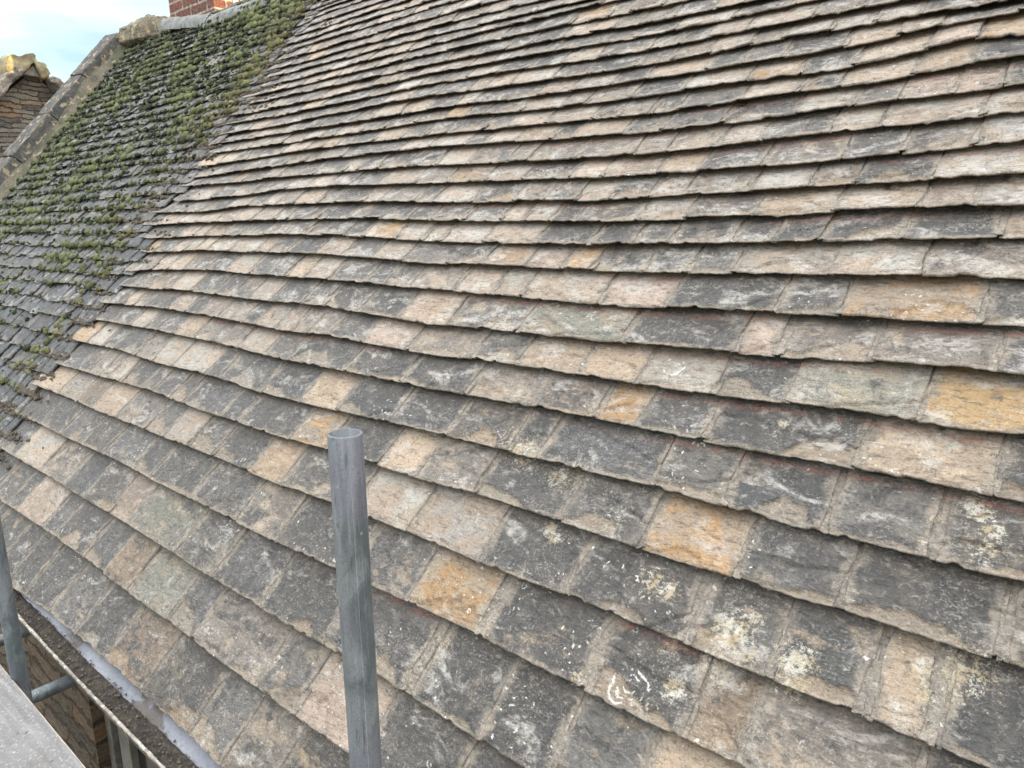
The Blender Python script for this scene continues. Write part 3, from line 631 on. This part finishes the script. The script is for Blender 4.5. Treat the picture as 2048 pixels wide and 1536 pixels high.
# bead of the rim, crusted with lichen and lime
a_ = np.linspace(0, 2*math.pi, 9); Yg, A_ = np.meshgrid(ys, a_)
rr = .0042+.0030*np.abs(fbm(Yg*24, A_*0, 81, 4))+.0022*fbm(Yg*60, A_*1.5, 82, 3)
mb = MB(); mb.grid(gc[0]-gr+.001+sway(Yg)+rr*np.cos(A_)*1.1, Yg, gc[1]+.010+ZC+rr*np.sin(A_)*1.1); mb.build('gutter_rim', m_crust, gut)
mb = MB(); xs = np.linspace(-.056, .012, 16); Yg, Xo = np.meshgrid(ys, xs)
mb.grid(gc[0]+Xo+sway(Yg), Yg, ZC+gc[1]-.016+.012*(Xo+.05)/.06+.010*fbm(Yg*9, Xo*30, 91, 4)+.007*fbm(Yg*45, Xo*45, 92, 3)); 
sil = mb.build('gutter_silt', m_silt, gut); sil['kind'] = 'stuff'
# crumbs of silt and stone
mb = MB()
for i in range(700):
    y = 1.2+3.4*random.random(); x = gc[0]-.05+.07*random.random(); r = .0018+.0045*random.random()**2
    P = np.array([(1,0,0),(-1,0,0),(0,1,0),(0,-1,0),(0,0,1),(0,0,-1)])*(r*(.7+.6*rng.random((6, 3)))); P = P+[x+float(sway(y)), y, ZC+gc[1]-.010+.012*(x-gc[0]+.05)/.06]
    mb.raw(P, [(0,2,4),(2,1,4),(1,3,4),(3,0,4),(2,0,5),(1,2,5),(3,1,5),(0,3,5)])
o = mb.build('grit', simple('grit', (.07,.06,.05), (.17,.15,.13), sc=40), gut); o['kind'] = 'stuff'
# verge coping: raised stones along the gable, laid up the slope
m_cope = simple('lichened_coping_stone', (.12,.112,.10), (.070,.075,.080), sc=9, rough=.9, bump=.8, bd=.02, c3=(.34,.28,.18), fine=45)
m_cope2 = simple('pale_buff_coping_stone', (.36,.30,.205), (.22,.19,.14), sc=14, rough=.9, bump=.9, bd=.02, c3=(.46,.40,.28), fine=50)
m_copetop = m_cope
cope = MB()
q = [rw(s, v, w) for s in (8.66, 8.82) for v in (-.6, 4.0) for w in (-.1, .06)]
cope.raw([tuple(p) for p in q], [(0,1,3,2), (4,6,7,5), (0,4,5,1), (2,3,7,6), (0,2,6,4), (1,5,7,3)])
cp = cope.build('verge_coping', m_cope, house); cp['label'] = 'raised stone coping up the gable edge'
vs = [-.62, .12, .78, 1.42, 2.16, 2.74, 3.30, 3.93]
for i in range(len(vs)-1):
    a, b = vs[i]+.003, vs[i+1]-.003; t0 = (.152, .15, .155, .147, .15, .146, .148)[i]; s0 = 8.56+(.0, .006, -.02, .0, -.006, .006, -.004)[i]
    s1 = 8.87; w0 = -.02
    q = [(s0-.015, a, w0), (s1, a, w0), (s1, b, w0), (s0-.015, b, w0), (s0+.02, a, t0), (s1, a, t0+.02), (s1, b, t0+.012), (s0+.02, b, t0-.008)]
    o = solid('coping_stone', [tuple(rw(*p)) for p in q], [(3,2,1,0), (4,5,6,7), (0,1,5,4), (1,2,6,5), (2,3,7,6), (3,0,4,7)], m_cope2 if i in (0, 2) else m_cope, cp, bev=.010, smooth=True, sub=4, rough=.010, seed=i)
# mortar fillet between coping and slates
mb = MB(); vv_ = np.linspace(-.6, 3.9, 300); pr = np.array([(8.47, -.012), (8.495, .012), (8.525, .035), (8.55, .075), (8.60, .085)]); Vg, I_ = np.meshgrid(vv_, np.arange(len(pr)))
X, Y, Z = RP(pr[I_, 0]+.02*fbm(Vg*6, I_*1., 95, 4), Vg, pr[I_, 1]*(.7+.8*fbm(Vg*3, Vg*0, 96, 3))+.010*fbm(Vg*20, I_*2., 97, 3))
mb.grid(X, Y, Z); mb.build('mortar_fillet', simple('mossy_mortar', (.17,.15,.115), (.095,.10,.07), sc=7, c3=(.30,.255,.18), rough=.95, bump=1, bd=.02), cp)
# apex stone catching the sun, on the ridge end
m_apex = simple('golden_apex_stone', (.19,.17,.125), (.11,.105,.09), sc=12, rough=.9, bump=.8, bd=.02, c3=(.42,.35,.2), fine=50, th=(.5,.62))
hw = .30
q = [(-.12,8.15,-.06), (.10,7.55,-.05), (.32,7.75,-.25), (.32,8.62,-.22), (-.15,8.55,-.05), (-.12,8.15,.06), (.12,7.55,.08), (.30,7.75,.02), (.30,8.62,.05), (-.13,8.55,.10), (-.02,8.06,.165), (.06,8.62,.20)]
solid('apex_stone', [(RX+x, y, RZ+z) for x, y, z in q], [(0,1,2,3,4), (0,1,6,5), (1,2,7,6), (2,3,8,7), (3,4,9,11,8), (4,0,5,9), (5,6,10), (6,7,10), (7,8,11,10), (9,5,10,11)], m_apex, cp, bev=.012, smooth=True, sub=4, rough=.022, seed=20)
# ridge: pale bedded ridge stones
m_ridge = simple('pale_ridge_mortar', (.24,.25,.255), (.14,.15,.15), sc=10, rough=.85, bump=.5, bd=.01, c3=(.18,.2,.17), fine=70)
rg = MB()
y = -8.95; i = 0
while y < 7.60:
    L0 = min(.46, 7.68-y); yy = np.linspace(y+.004, y+L0-.004, 14); a_ = np.linspace(0, math.pi, 13)
    Yg, A_ = np.meshgrid(yy, a_); k = 1+.05*fbm(Yg*5, A_*2, 100+i, 3)
    th_ = A_
    Xg = RX+.150*np.cos(th_)*k*(.95+.05*np.abs(np.cos(th_))); Zg = RZ-.105-.10+.13*np.clip((Yg-6.7)/.85, 0, 1)+.135*np.sin(th_)**.8*k+.005*math.sin(i*2.1)
    rg.grid(Xg, Yg, Zg, flip=True); y += L0; i += 1
rg.build('ridge', m_ridge, house)
# chimney stack behind the ridge end
M = NT('old_red_brick')
V = M.obj(); cmb = M.n('ShaderNodeCombineXYZ'); sp = M.n('ShaderNodeSeparateXYZ'); M.set(sp.inputs[0], V)
M.set(cmb.inputs[0], M.math('ADD', sp.outputs[0], sp.outputs[1])); M.set(cmb.inputs[1], sp.outputs[2])
dv = M.noise(V, 6, 3); ad = M.n('ShaderNodeVectorMath', operation='ADD'); M.set(ad.inputs[0], cmb.outputs[0])
sc_ = M.n('ShaderNodeVectorMath', operation='SCALE'); M.set(sc_.inputs[0], M.n('ShaderNodeTexNoise').outputs['Color']); sc_.inputs['Scale'].default_value = .012
M.set(ad.inputs[1], sc_.outputs[0])
bk = M.n('ShaderNodeTexBrick'); M.set(bk.inputs['Vector'], ad.outputs[0]); bk.inputs['Color1'].default_value = (.25, .095, .070, 1); bk.inputs['Color2'].default_value = (.15, .075, .065, 1); bk.inputs['Mortar'].default_value = (.42, .38, .33, 1)
bk.inputs['Scale'].default_value = 1; bk.inputs['Mortar Size'].default_value = .012; bk.inputs['Brick Width'].default_value = .33; bk.inputs['Row Height'].default_value = .098; bk.inputs['Mortar Smooth'].default_value = .2
n1 = M.noise(V, 22, 5, .65); c = M.mix(M.step(n1, .35, .6, .7, 0), bk.outputs[0], (.06, .04, .038)); c = M.mix(M.step(M.noise(V, 60, 3), .56, .7, 0, .4), c, (.45, .36, .3))
m_brick = M.fin(c, .9, M.bump(M.math('ADD', M.math('MULTIPLY', bk.outputs['Fac'], -1), M.math('MULTIPLY', n1, .5)), .8, .012), spec=.3)
CX0 = 4.02; p1 = vec(338, 10, 0, CX0); p2 = vec(428, 10, 0, CX0)
st = MB(); st.box(CX0, CX0+.66, p2.y, p1.y, RZ-.75, RZ+1.0); st.box(CX0-.035, CX0+.695, p2.y-.035, p1.y+.035, RZ+1.002, RZ+1.10); st.box(CX0-.06, CX0+.72, p2.y-.06, p1.y+.06, RZ+1.102, RZ+1.19)
ch = st.build('chimney', m_brick, house); ch['label'] = 'red brick chimney stack standing behind the ridge, its end lit orange by the sun'
mb = MB()
m_tc = simple('terracotta', (.36,.16,.09), (.28,.13,.08), sc=9)
for yy in (p2.y+.22, p1.y-.22):
    mb = MB(); mb.tube((CX0+.33, yy, RZ+1.191), (CX0+.33, yy, RZ+1.50), .13, r2=.105, wall=.02); mb.build('chimney_pot', m_tc, ch)
mb = MB(); mb.box(CX0+.20, CX0+.26, p2.y-.014, p2.y+.0, RZ-.4, RZ+.9); mb.build('cement_strip', simple('pale_cement', (.55,.52,.47), (.45,.43,.39), sc=20), ch)

# ------------------------------------------------------------------ moss on the uncleaned slates
import bmesh
from mathutils import noise as mn
def blob_variants(n, lumpy, sub=2):
    out = []
    for i in range(n):
        bm = bmesh.new(); bmesh.ops.create_icosphere(bm, subdivisions=sub, radius=1)
        V = []
        for v in bm.verts:
            p = v.co.copy(); d = 1+lumpy*mn.noise(p*2.1+Vector((i*7.1, 0, 0)))+lumpy*.6*mn.noise(p*5+Vector((i*3.1, 5, 0)))
            V.append(tuple(p*d))
        out.append((np.array(V), np.array([[l.index for l in f.verts] for f in bm.faces]))); bm.free()
    return out
def moss_mat(name, c1, c2, c3):
    M = NT(name); a = M.attr('tint'); V = M.obj()
    s = M.n('ShaderNodeSeparateColor'); M.set(s.inputs[0], a.outputs['Color'])
    c = M.mix(s.outputs[0], c1, c2); c = M.mix(M.math('MULTIPLY', s.outputs[1], M.step(M.noise(V, 30, 4), .35, .6)), c, c3)
    n = M.noise(V, 220, 4, .75); c = M.mix(M.step(n, .35, .5, .6, 0), c, M.mix(.7, c, (.01, .015, .005))); c = M.mix(M.step(n, .54, .7, 0, .5), c, M.mix(.5, c, (.42, .46, .28)))
    return M.fin(c, .95, M.bump(n, 1, .012), spec=.15)
def scatter(name, items, variants, mat):
    """items: (s, v, w, radius, squash, tint rgb)"""
    VV = []; FF = []; TT = []; c = 0
    n_ = Vector((-sT, 0, cT)); uu = np.array([0, 1, 0]); up = np.array([cT, 0, sT]); nn = np.array([-sT*.75, 0, cT+.2]); nn = nn/np.linalg.norm(nn)
    for s, v, w, r, sq, t in items:
        V, Fc = variants[random.randrange(len(variants))]; a = random.random()*6.28; ca, sa = math.cos(a), math.sin(a)
        ax, bx = 1+.35*random.random(), 1
        x = V[:, 0]*ca-V[:, 1]*sa; y = V[:, 0]*sa+V[:, 1]*ca
        P = np.array(RP(s, v, w)) + r*(ax*x[:, None]*uu + bx*y[:, None]*up + sq*V[:, 2][:, None]*nn)
        VV.append(P); FF.append(Fc+c); c += len(V); TT.append(np.tile((*t, 1), (len(V), 1)))
    VV = np.concatenate(VV); FF = np.concatenate(FF); me = bpy.data.meshes.new(name)
    me.vertices.add(len(VV)); me.vertices.foreach_set('co', VV.reshape(-1)); me.loops.add(FF.size); me.loops.foreach_set('vertex_index', FF.reshape(-1).astype(np.int32))
    me.polygons.add(len(FF)); me.polygons.foreach_set('loop_start', np.arange(len(FF), dtype=np.int32)*3); me.polygons.foreach_set('loop_total', np.full(len(FF), 3, np.int32))
    me.polygons.foreach_set('use_smooth', np.ones(len(FF), bool)); me.update(calc_edges=True)
    a = me.attributes.new('tint', 'FLOAT_COLOR', 'POINT'); a.data.foreach_set('color', np.concatenate(TT).astype(np.float32).reshape(-1))
    me.materials.append(mat); o = bpy.data.objects.new(name, me); C.objects.link(o); return o
blobs = blob_variants(8, .38, 2)
items = []; dead = []
NR = len(mrows)-1
for _ in range(27000):
    v = -.55+4.43*random.random()**.85; s = 4.62+3.9*random.random()
    cl = float(fbm(s*2.2, v*2.6, 41, 3)); hgt = (v+.6)/4.7
    side = (s-4.7)/3.8
    dens = -.04+1.30*hgt+.90*cl - .30*max(0, .35-side)*(1-hgt)*2
    if s < sb_at(v)+.16*(random.random()**.5)+.05*(1-hgt): continue
    if random.random() > dens*.8: continue
    i = min(NR-1, max(0, int(np.searchsorted(mrows, v))-1)); e = mrows[i+1]-mrows[i]
    if random.random() < .72:
        q = random.random(); v = float(MV(i, s)) + e*(.02+.12*q) if random.random() < .6 else float(MV(i, s)) + e*(.86+.12*q)
    v = min(v, 3.90); fr = min(1, max(0, (v-float(MV(i, s)))/e))
    r = .005+.0175*random.random()**2.4*(1.1 if cl > 0 else .8)
    if random.random() < .06: r *= 1.35
    brown = max(0., 1-(s-sb_at(v))/.9)*.75
    t = (min(1, max(0, .42+cl*.7+1.1*(random.random()-.5))), brown if random.random() < brown+.12 else 0, 0)
    items.append((s, v, -.020*fr+r*.2, r, .8, t))
    if random.random() < .5:
        for _j in range(random.randrange(1, 4)):
            items.append((s+r*1.6*(random.random()-.5)*1.6, v+r*1.4*(random.random()-.5), -.020*fr+r*.15, r*(.5+.4*random.random()), .75, t))
m_moss = moss_mat('cushion_moss', (.030,.042,.030), (.225,.25,.125), (.26,.19,.09))
o = scatter('moss', items, blobs, m_moss); tag(o, 'green cushion moss growing thickly over the dark uncleaned slates', 'moss', kind='stuff')
for _ in range(8000):
    v = -.58+4.42*random.random(); b_ = sb_at(v); s = b_+.02+random.gauss(0, .17)+.07
    if float(fbm(s*4, v*4, 43, 3)) < -.02: continue
    i = min(NR-1, max(0, int(np.searchsorted(mrows, v))-1)); e = mrows[i+1]-mrows[i]; q = random.random()
    v = float(MV(i, s))+e*(.8+.18*q if random.random() < .6 else .2*q)
    r = .003+.009*random.random()**2
    for _j in range(random.randrange(1, 5)):
        dead.append((s+.02*(random.random()-.5), v+.012*(random.random()-.5), -.012+r*.3, r*(.6+.5*random.random()), .8, (random.random(), 0, 0)))
m_dead = moss_mat('dead_moss', (.11,.095,.078), (.19,.165,.135), (.17, .16, .1))
o = scatter('dead_moss', dead, blobs, m_dead); tag(o, 'brown crumbling dead moss along the edge between cleaned and mossy slates', 'moss', kind='stuff')

# ------------------------------------------------------------------ scaffold
M = NT('galvanised_steel_tube'); V = M.obj()
n1 = M.noise(M.map(V, (1, 1, .45)), 22, 6, .62, .8); n2 = M.noise(M.map(V, (1, 1, .12)), 130, 4, .65); n3 = M.noise(V, 6, 4)
c = M.mix(M.step(n1, .38, .62), (.10,.128,.138), (.20,.225,.245)); c = M.mix(M.step(n3, .45, .62, 0, .6), c, (.17,.17,.215))
c = M.mix(M.step(n2, .30, .42, .6, 0), c, (.055, .06, .06)); vs_ = M.voro(M.map(V, (1, 1, .6)), 34); c = M.mix(M.step(vs_.outputs['Distance'], .07, .13, .5, 0), c, (.05, .055, .05))
c = M.mix(M.math('MULTIPLY', M.step(M.noise(M.map(V, (1, 1, .3), loc=(3, 3, 3)), 48, 3), .66, .70), .55), c, (.48, .50, .50))
spl = M.voro(M.map(V, (1, 1, .8)), 55); sc2 = M.n('ShaderNodeSeparateColor'); M.set(sc2.inputs[0], spl.outputs['Color'])
c = M.mix(M.math('MULTIPLY', M.step(spl.outputs['Distance'], .10, .2, .8, 0), M.math('MULTIPLY', M.step(sc2.outputs[0], .86, .88), M.step(n3, .40, .5))), c, (.50, .50, .48))
fs = M.noise(M.map(V, (1, 1, .03), loc=(2, 2, 5)), 260, 3, .7); c = M.mix(M.step(fs, .58, .66, 0, .2), c, (.38, .41, .43))
c = M.mix(M.step(M.noise(V, 320, 3, .7), .35, .5, .4, 0), c, (.06, .065, .065))
rs = M.noise(M.map(V, (1, 1, .22), loc=(9, 1, 2)), 30, 5, .7); c = M.mix(M.step(rs, .62, .72, 0, .55), c, (.16, .10, .06))
c = M.mix(M.step(M.noise(M.map(V, (1, 1, .05), loc=(1, 7, 2)), 70, 3, .6), .36, .46, .28, 0), c, (.05, .058, .06))
m_tube = M.fin(c, M.step(n1, .35, .65, .36, .56), M.bump(M.math('ADD', n1, M.math('MULTIPLY', n2, .5)), .35, .0022), metal=.30, spec=.5)
R_T = .02415
def at(a, b, ax, val): return vec(a, b, ax, val)
def tube_thing(name, a, b, label, cat='scaffold tube', group=None, seam=False):
    root = empty(name, a, label, cat, group); mb = MB(); mb.tube(a, b, R_T, n=48, wall=.004, seg=24); o = mb.build('tube', m_tube, root)
    if seam:
        mb = MB(); d = Vector((-.45, -.9, 0)).normalized()*(R_T-.0002); 
        mb.tube(Vector(a)+d, Vector(b)+d-Vector((0, 0, .004)), .0005, n=6); mb.build('weld_seam', m_tube, root)
    return root
T1 = vec(690, 866, 0, .5755)
tube_thing('scaffold_pole', (T1.x, T1.y, 0), (T1.x, T1.y, T1.z), 'upright galvanised scaffold tube with an open top, standing alone before the slate roof', 'scaffold pole', 'upright scaffold poles', seam=True)
P2x = .555; q2 = vec(36, 1335, 0, P2x)
tube_thing('scaffold_pole', (P2x, q2.y, 0), (P2x, q2.y, ZC+.9), 'upright grey scaffold tube with white paint spots beside the gutter at the left edge', 'scaffold pole', 'upright scaffold poles')
q3 = vec(112, 1374, 1, q2.y-.075)
TZ = ZC-1.648
q3 = vec(112, 1374, 2, TZ-ZC)
tube_thing('scaffold_tube', (-.65, q3.y, TZ), (.925, q3.y, TZ), 'short level scaffold tube sticking out from under the board towards the gutter', group='level scaffold tubes')
q4 = vec(338, 1540, 2, TZ-ZC)
tube_thing('scaffold_tube', (-.65, q4.y, TZ), (.925, q4.y, TZ), 'dark end of a level scaffold tube under the gutter, nearest the camera', group='level scaffold tubes')
q5 = vec(52, 1262, 2, -1.648)
tube_thing('scaffold_tube', (-.65, q5.y, ZC-1.648), (.925, q5.y, ZC-1.648), 'shadowed level scaffold tube just behind the left upright pole', group='level scaffold tubes')
# ledger below, in shadow
tube_thing('scaffold_tube', (P2x-.052, -1.6, ZC-1.565), (P2x-.052, 4.6, ZC-1.565), 'long scaffold ledger tube running below the edge of the board')
# swivel coupler behind the left pole
m_cpl = simple('greasy_steel', (.10,.105,.11), (.20,.19,.17), sc=30, rough=.5, metal=.4)
def coupler(x, y, z, label):
    root = empty('coupler', (x, y, z), label, 'scaffold coupler')
    mb = MB(); mb.tube((x, y-.026, z), (x, y+.026, z), .031, n=28, wall=.006); mb.build('clamp', m_cpl, root)
    mb = MB(); mb.tube((x, y, z-.028), (x, y, z+.028), .0305, n=28, wall=.0055); mb.tube((x+.02, y+.03, z+.0), (x+.085, y+.036, z+.012), .006, n=12); mb.tube((x+.055, y+.033, z+.006), (x+.075, y+.036, z+.010), .012, n=6); mb.build('bolt', m_cpl, root)
coupler(P2x+.008, q5.y-.06, ZC-1.648, 'steel coupler with a bolt gripping tubes behind the left pole')
# boards
M = NT('dusty_scaffold_board'); V = M.obj()
n1 = M.noise(M.map(V, (1, .35, 1)), 8, 6, .62, .4); n2 = M.noise(V, 130, 4, .75); n3 = M.noise(V, 34, 4, .6)
c = M.mix(M.step(n1, .36, .64), (.15,.148,.15), (.225,.225,.23)); c = M.mix(M.step(n2, .55, .68, 0, .6), c, (.55, .55, .54)); c = M.mix(M.step(n2, .28, .42, .55, 0), c, (.08, .075, .07))
vs_ = M.voro(V, 21); c = M.mix(M.math('MULTIPLY', M.step(vs_.outputs['Distance'], .09, .16, .75, 0), M.step(n3, .46, .54)), c, (.07, .065, .06))
gn = M.noise(M.map(V, (55, 2.2, 1)), 1, 5, .65, .5); c = M.mix(M.step(gn, .36, .5, .5, 0), c, M.mix(.55, c, (.07, .065, .06))); c = M.mix(M.step(gn, .56, .66, 0, .35), c, (.42, .41, .39))
c = M.mix(M.step(M.noise(M.map(V, (1, 1, 1), loc=(3, 8, 1)), 3.2, 6, .7, 1.2), .52, .62, 0, .5), c, (.13, .115, .10))
m_board = M.fin(c, M.step(n1, .35, .65, .5, .75), M.bump(M.math('ADD', M.math('MULTIPLY', n3, .6), n2), .5, .003), spec=.5)
m_edge = simple('worn_board_edge', (.42,.38,.31), (.30,.26,.20), sc=30, rough=.85, stretch=(1, .3, 1))
BE = (vec(73, 1414, 2, -1.45)).x
for j in range(4):
    x1 = BE-j*.229; x0 = x1-.225; y0, y1 = -1.3+(.07, 0, .1, -.05)[j], 2.62+(1.28, 1.2, 1.3, 1.15)[j]
    root = empty('scaffold_board', ((x0+x1)/2, (y0+y1)/2, ZC-1.488), ('dusty grey scaffold board nearest the gutter, with a worn pale edge', 'dusty grey scaffold board second from the gutter', 'dusty grey scaffold board third from the gutter', 'dusty grey scaffold board farthest from the gutter')[j], 'scaffold board', 'scaffold boards laid side by side')
    v = [(x, y, z) for x in (x0, x1) for y in (y0, y1) for z in (ZC-1.488, ZC-1.4535)]; f = [(0,1,3,2), (4,6,7,5), (0,4,5,1), (2,3,7,6), (0,2,6,4), (1,5,7,3)]
    solid('plank', v, f, m_edge, root, bev=.0025, smooth=False)
    ny = 260; yy = np.linspace(y0+.003, y1-.003, ny); xx = np.linspace(x0+.0035, x1-.0035, 14); Yg, Xg = np.meshgrid(yy, xx)
    mb = MB(); mb.grid(Xg+np.where(Xg > x1-.004, .0025*fbm(Yg*30, Yg*0, 7, 3), 0), Yg, ZC-1.4525+.0016*fbm(Xg*12, Yg*5, 60+j, 4)+0*Xg, flip=True); mb.build('top_face', m_board, root)

# ------------------------------------------------------------------ neighbouring gable beyond the verge
GY = 10.0
m_gab = coursed('lichened_gable_stone', [(.11,.105,.095), (.20,.185,.155), (.27,.245,.20), (.33,.30,.25), (.38,.23,.12)], (.045,.043,.04), bw=.24, rh=.055, ms=.009, axis='x', dist=.085)
m_fin = simple('yellow_lichen_stone', (.25,.225,.165), (.36,.33,.16), sc=9, rough=.9, bump=.8, bd=.02, c3=(.36,.22,.10), fine=50)
m_cop3 = simple('grey_pink_coping', (.27,.24,.21), (.17,.165,.15), sc=10, rough=.9, bump=.8, bd=.02, c3=(.38,.34,.28), fine=50)
def G(pts, y=GY): return [vec(a, b, 1, y) for a, b in pts]
gb = empty('stone_gable_house', (3.9, GY, 0), 'neighbouring old stone house end with a lichened gable top, beyond the coping at the left', 'house')
def prism(name, pts, y0, y1, mat, parent, **k):
    P = G(pts); m = len(P); V = [(p.x, y0, p.z) for p in P]+[(p.x, y1, p.z) for p in P]
    return solid(name, V, [tuple(range(m)), tuple(range(2*m-1, m-1, -1))]+[((i+1) % m, i, i+m, (i+1) % m+m) for i in range(m)], mat, parent, **k)
# body of the house
P = G([(-60,236),(36,152),(60,133),(84,160),(200,268)]); ap = P[2]
xl, xr = ap.x-3.4, ap.x+3.4; ez = ap.z-3.2
V = [(xl, GY, 0), (xr, GY, 0), (xr, GY, ez), (ap.x, GY, ap.z-.06), (xl, GY, ez)]; V2 = [(x, GY+7, z) for x, _, z in V]
solid('stone_wall', V+V2, [(0,1,2,3,4), (9,8,7,6,5), (1,0,5,6), (2,1,6,7), (0,4,9,5)], m_gab, gb)
rv = [(xl-.1, GY+.35, ez-.02), (ap.x, GY+.35, ap.z+.0), (xr+.1, GY+.35, ez-.02), (xr+.1, GY+7.1, ez-.02), (ap.x, GY+7.1, ap.z+.0), (xl-.1, GY+7.1, ez-.02)]
rv2 = [(x, y, z-.12) for x, y, z in rv]
solid('roof', rv+rv2, [(0,1,4,5), (1,2,3,4), (11,10,7,6), (10,9,8,7), (0,5,11,6), (2,8,9,3), (0,6,7,1), (1,7,8,2), (5,4,10,11), (4,3,9,10)], simple('far_roof_slate', (.10,.10,.10), (.16,.15,.13), sc=4), gb)
cg = prism('apex_stone', [(9,113),(18,110),(32,113),(46,110),(58,109),(66,114),(69,123),(80,128),(86,137),(95,151),(87,157),(78,160),(60,130),(36,148),(22,140),(7,150),(6,130)], GY-.14, GY+.42, m_fin, gb, bev=.02, smooth=True, rough=.03, sub=2, seed=3)
prism('coping_stone', [(37,141),(24,139),(10,147),(-12,170),(-70,228),(-70,247),(0,190),(33,155)], GY-.16, GY+.40, m_cop3, gb, bev=.02, smooth=True, rough=.04, sub=3, seed=5)
prism('coping_stone', [(88,160),(99,154),(126,172),(200,248),(196,262),(128,198),(112,186),(97,170)], GY-.16, GY+.40, m_cop3, gb, bev=.02, smooth=True, rough=.04, sub=3, seed=6)
prism('apex_block', [(40,150),(60,132),(76,158),(66,156),(52,153)], GY-.10, GY+.2, m_cop3, gb, bev=.008, smooth=True, rough=.01, sub=2, seed=9)

# ------------------------------------------------------------------ ground and things beyond the frame
m_gr = simple('yard_gravel', (.17,.155,.13), (.24,.22,.19), sc=3, rough=.95, c3=(.10,.12,.06), fine=30)
mb = MB(); g = np.linspace(-1, 1, 41); g = np.sign(g)*np.abs(g)**3*1500; Xg, Yg = np.meshgrid(g, g)
mb.grid(Xg, Yg, np.where(np.hypot(Xg, Yg) > 60, fbm(Xg/90, Yg/90, 5, 3)*4, 0.0)); o = mb.build('ground', m_gr); tag(o, kind='structure')
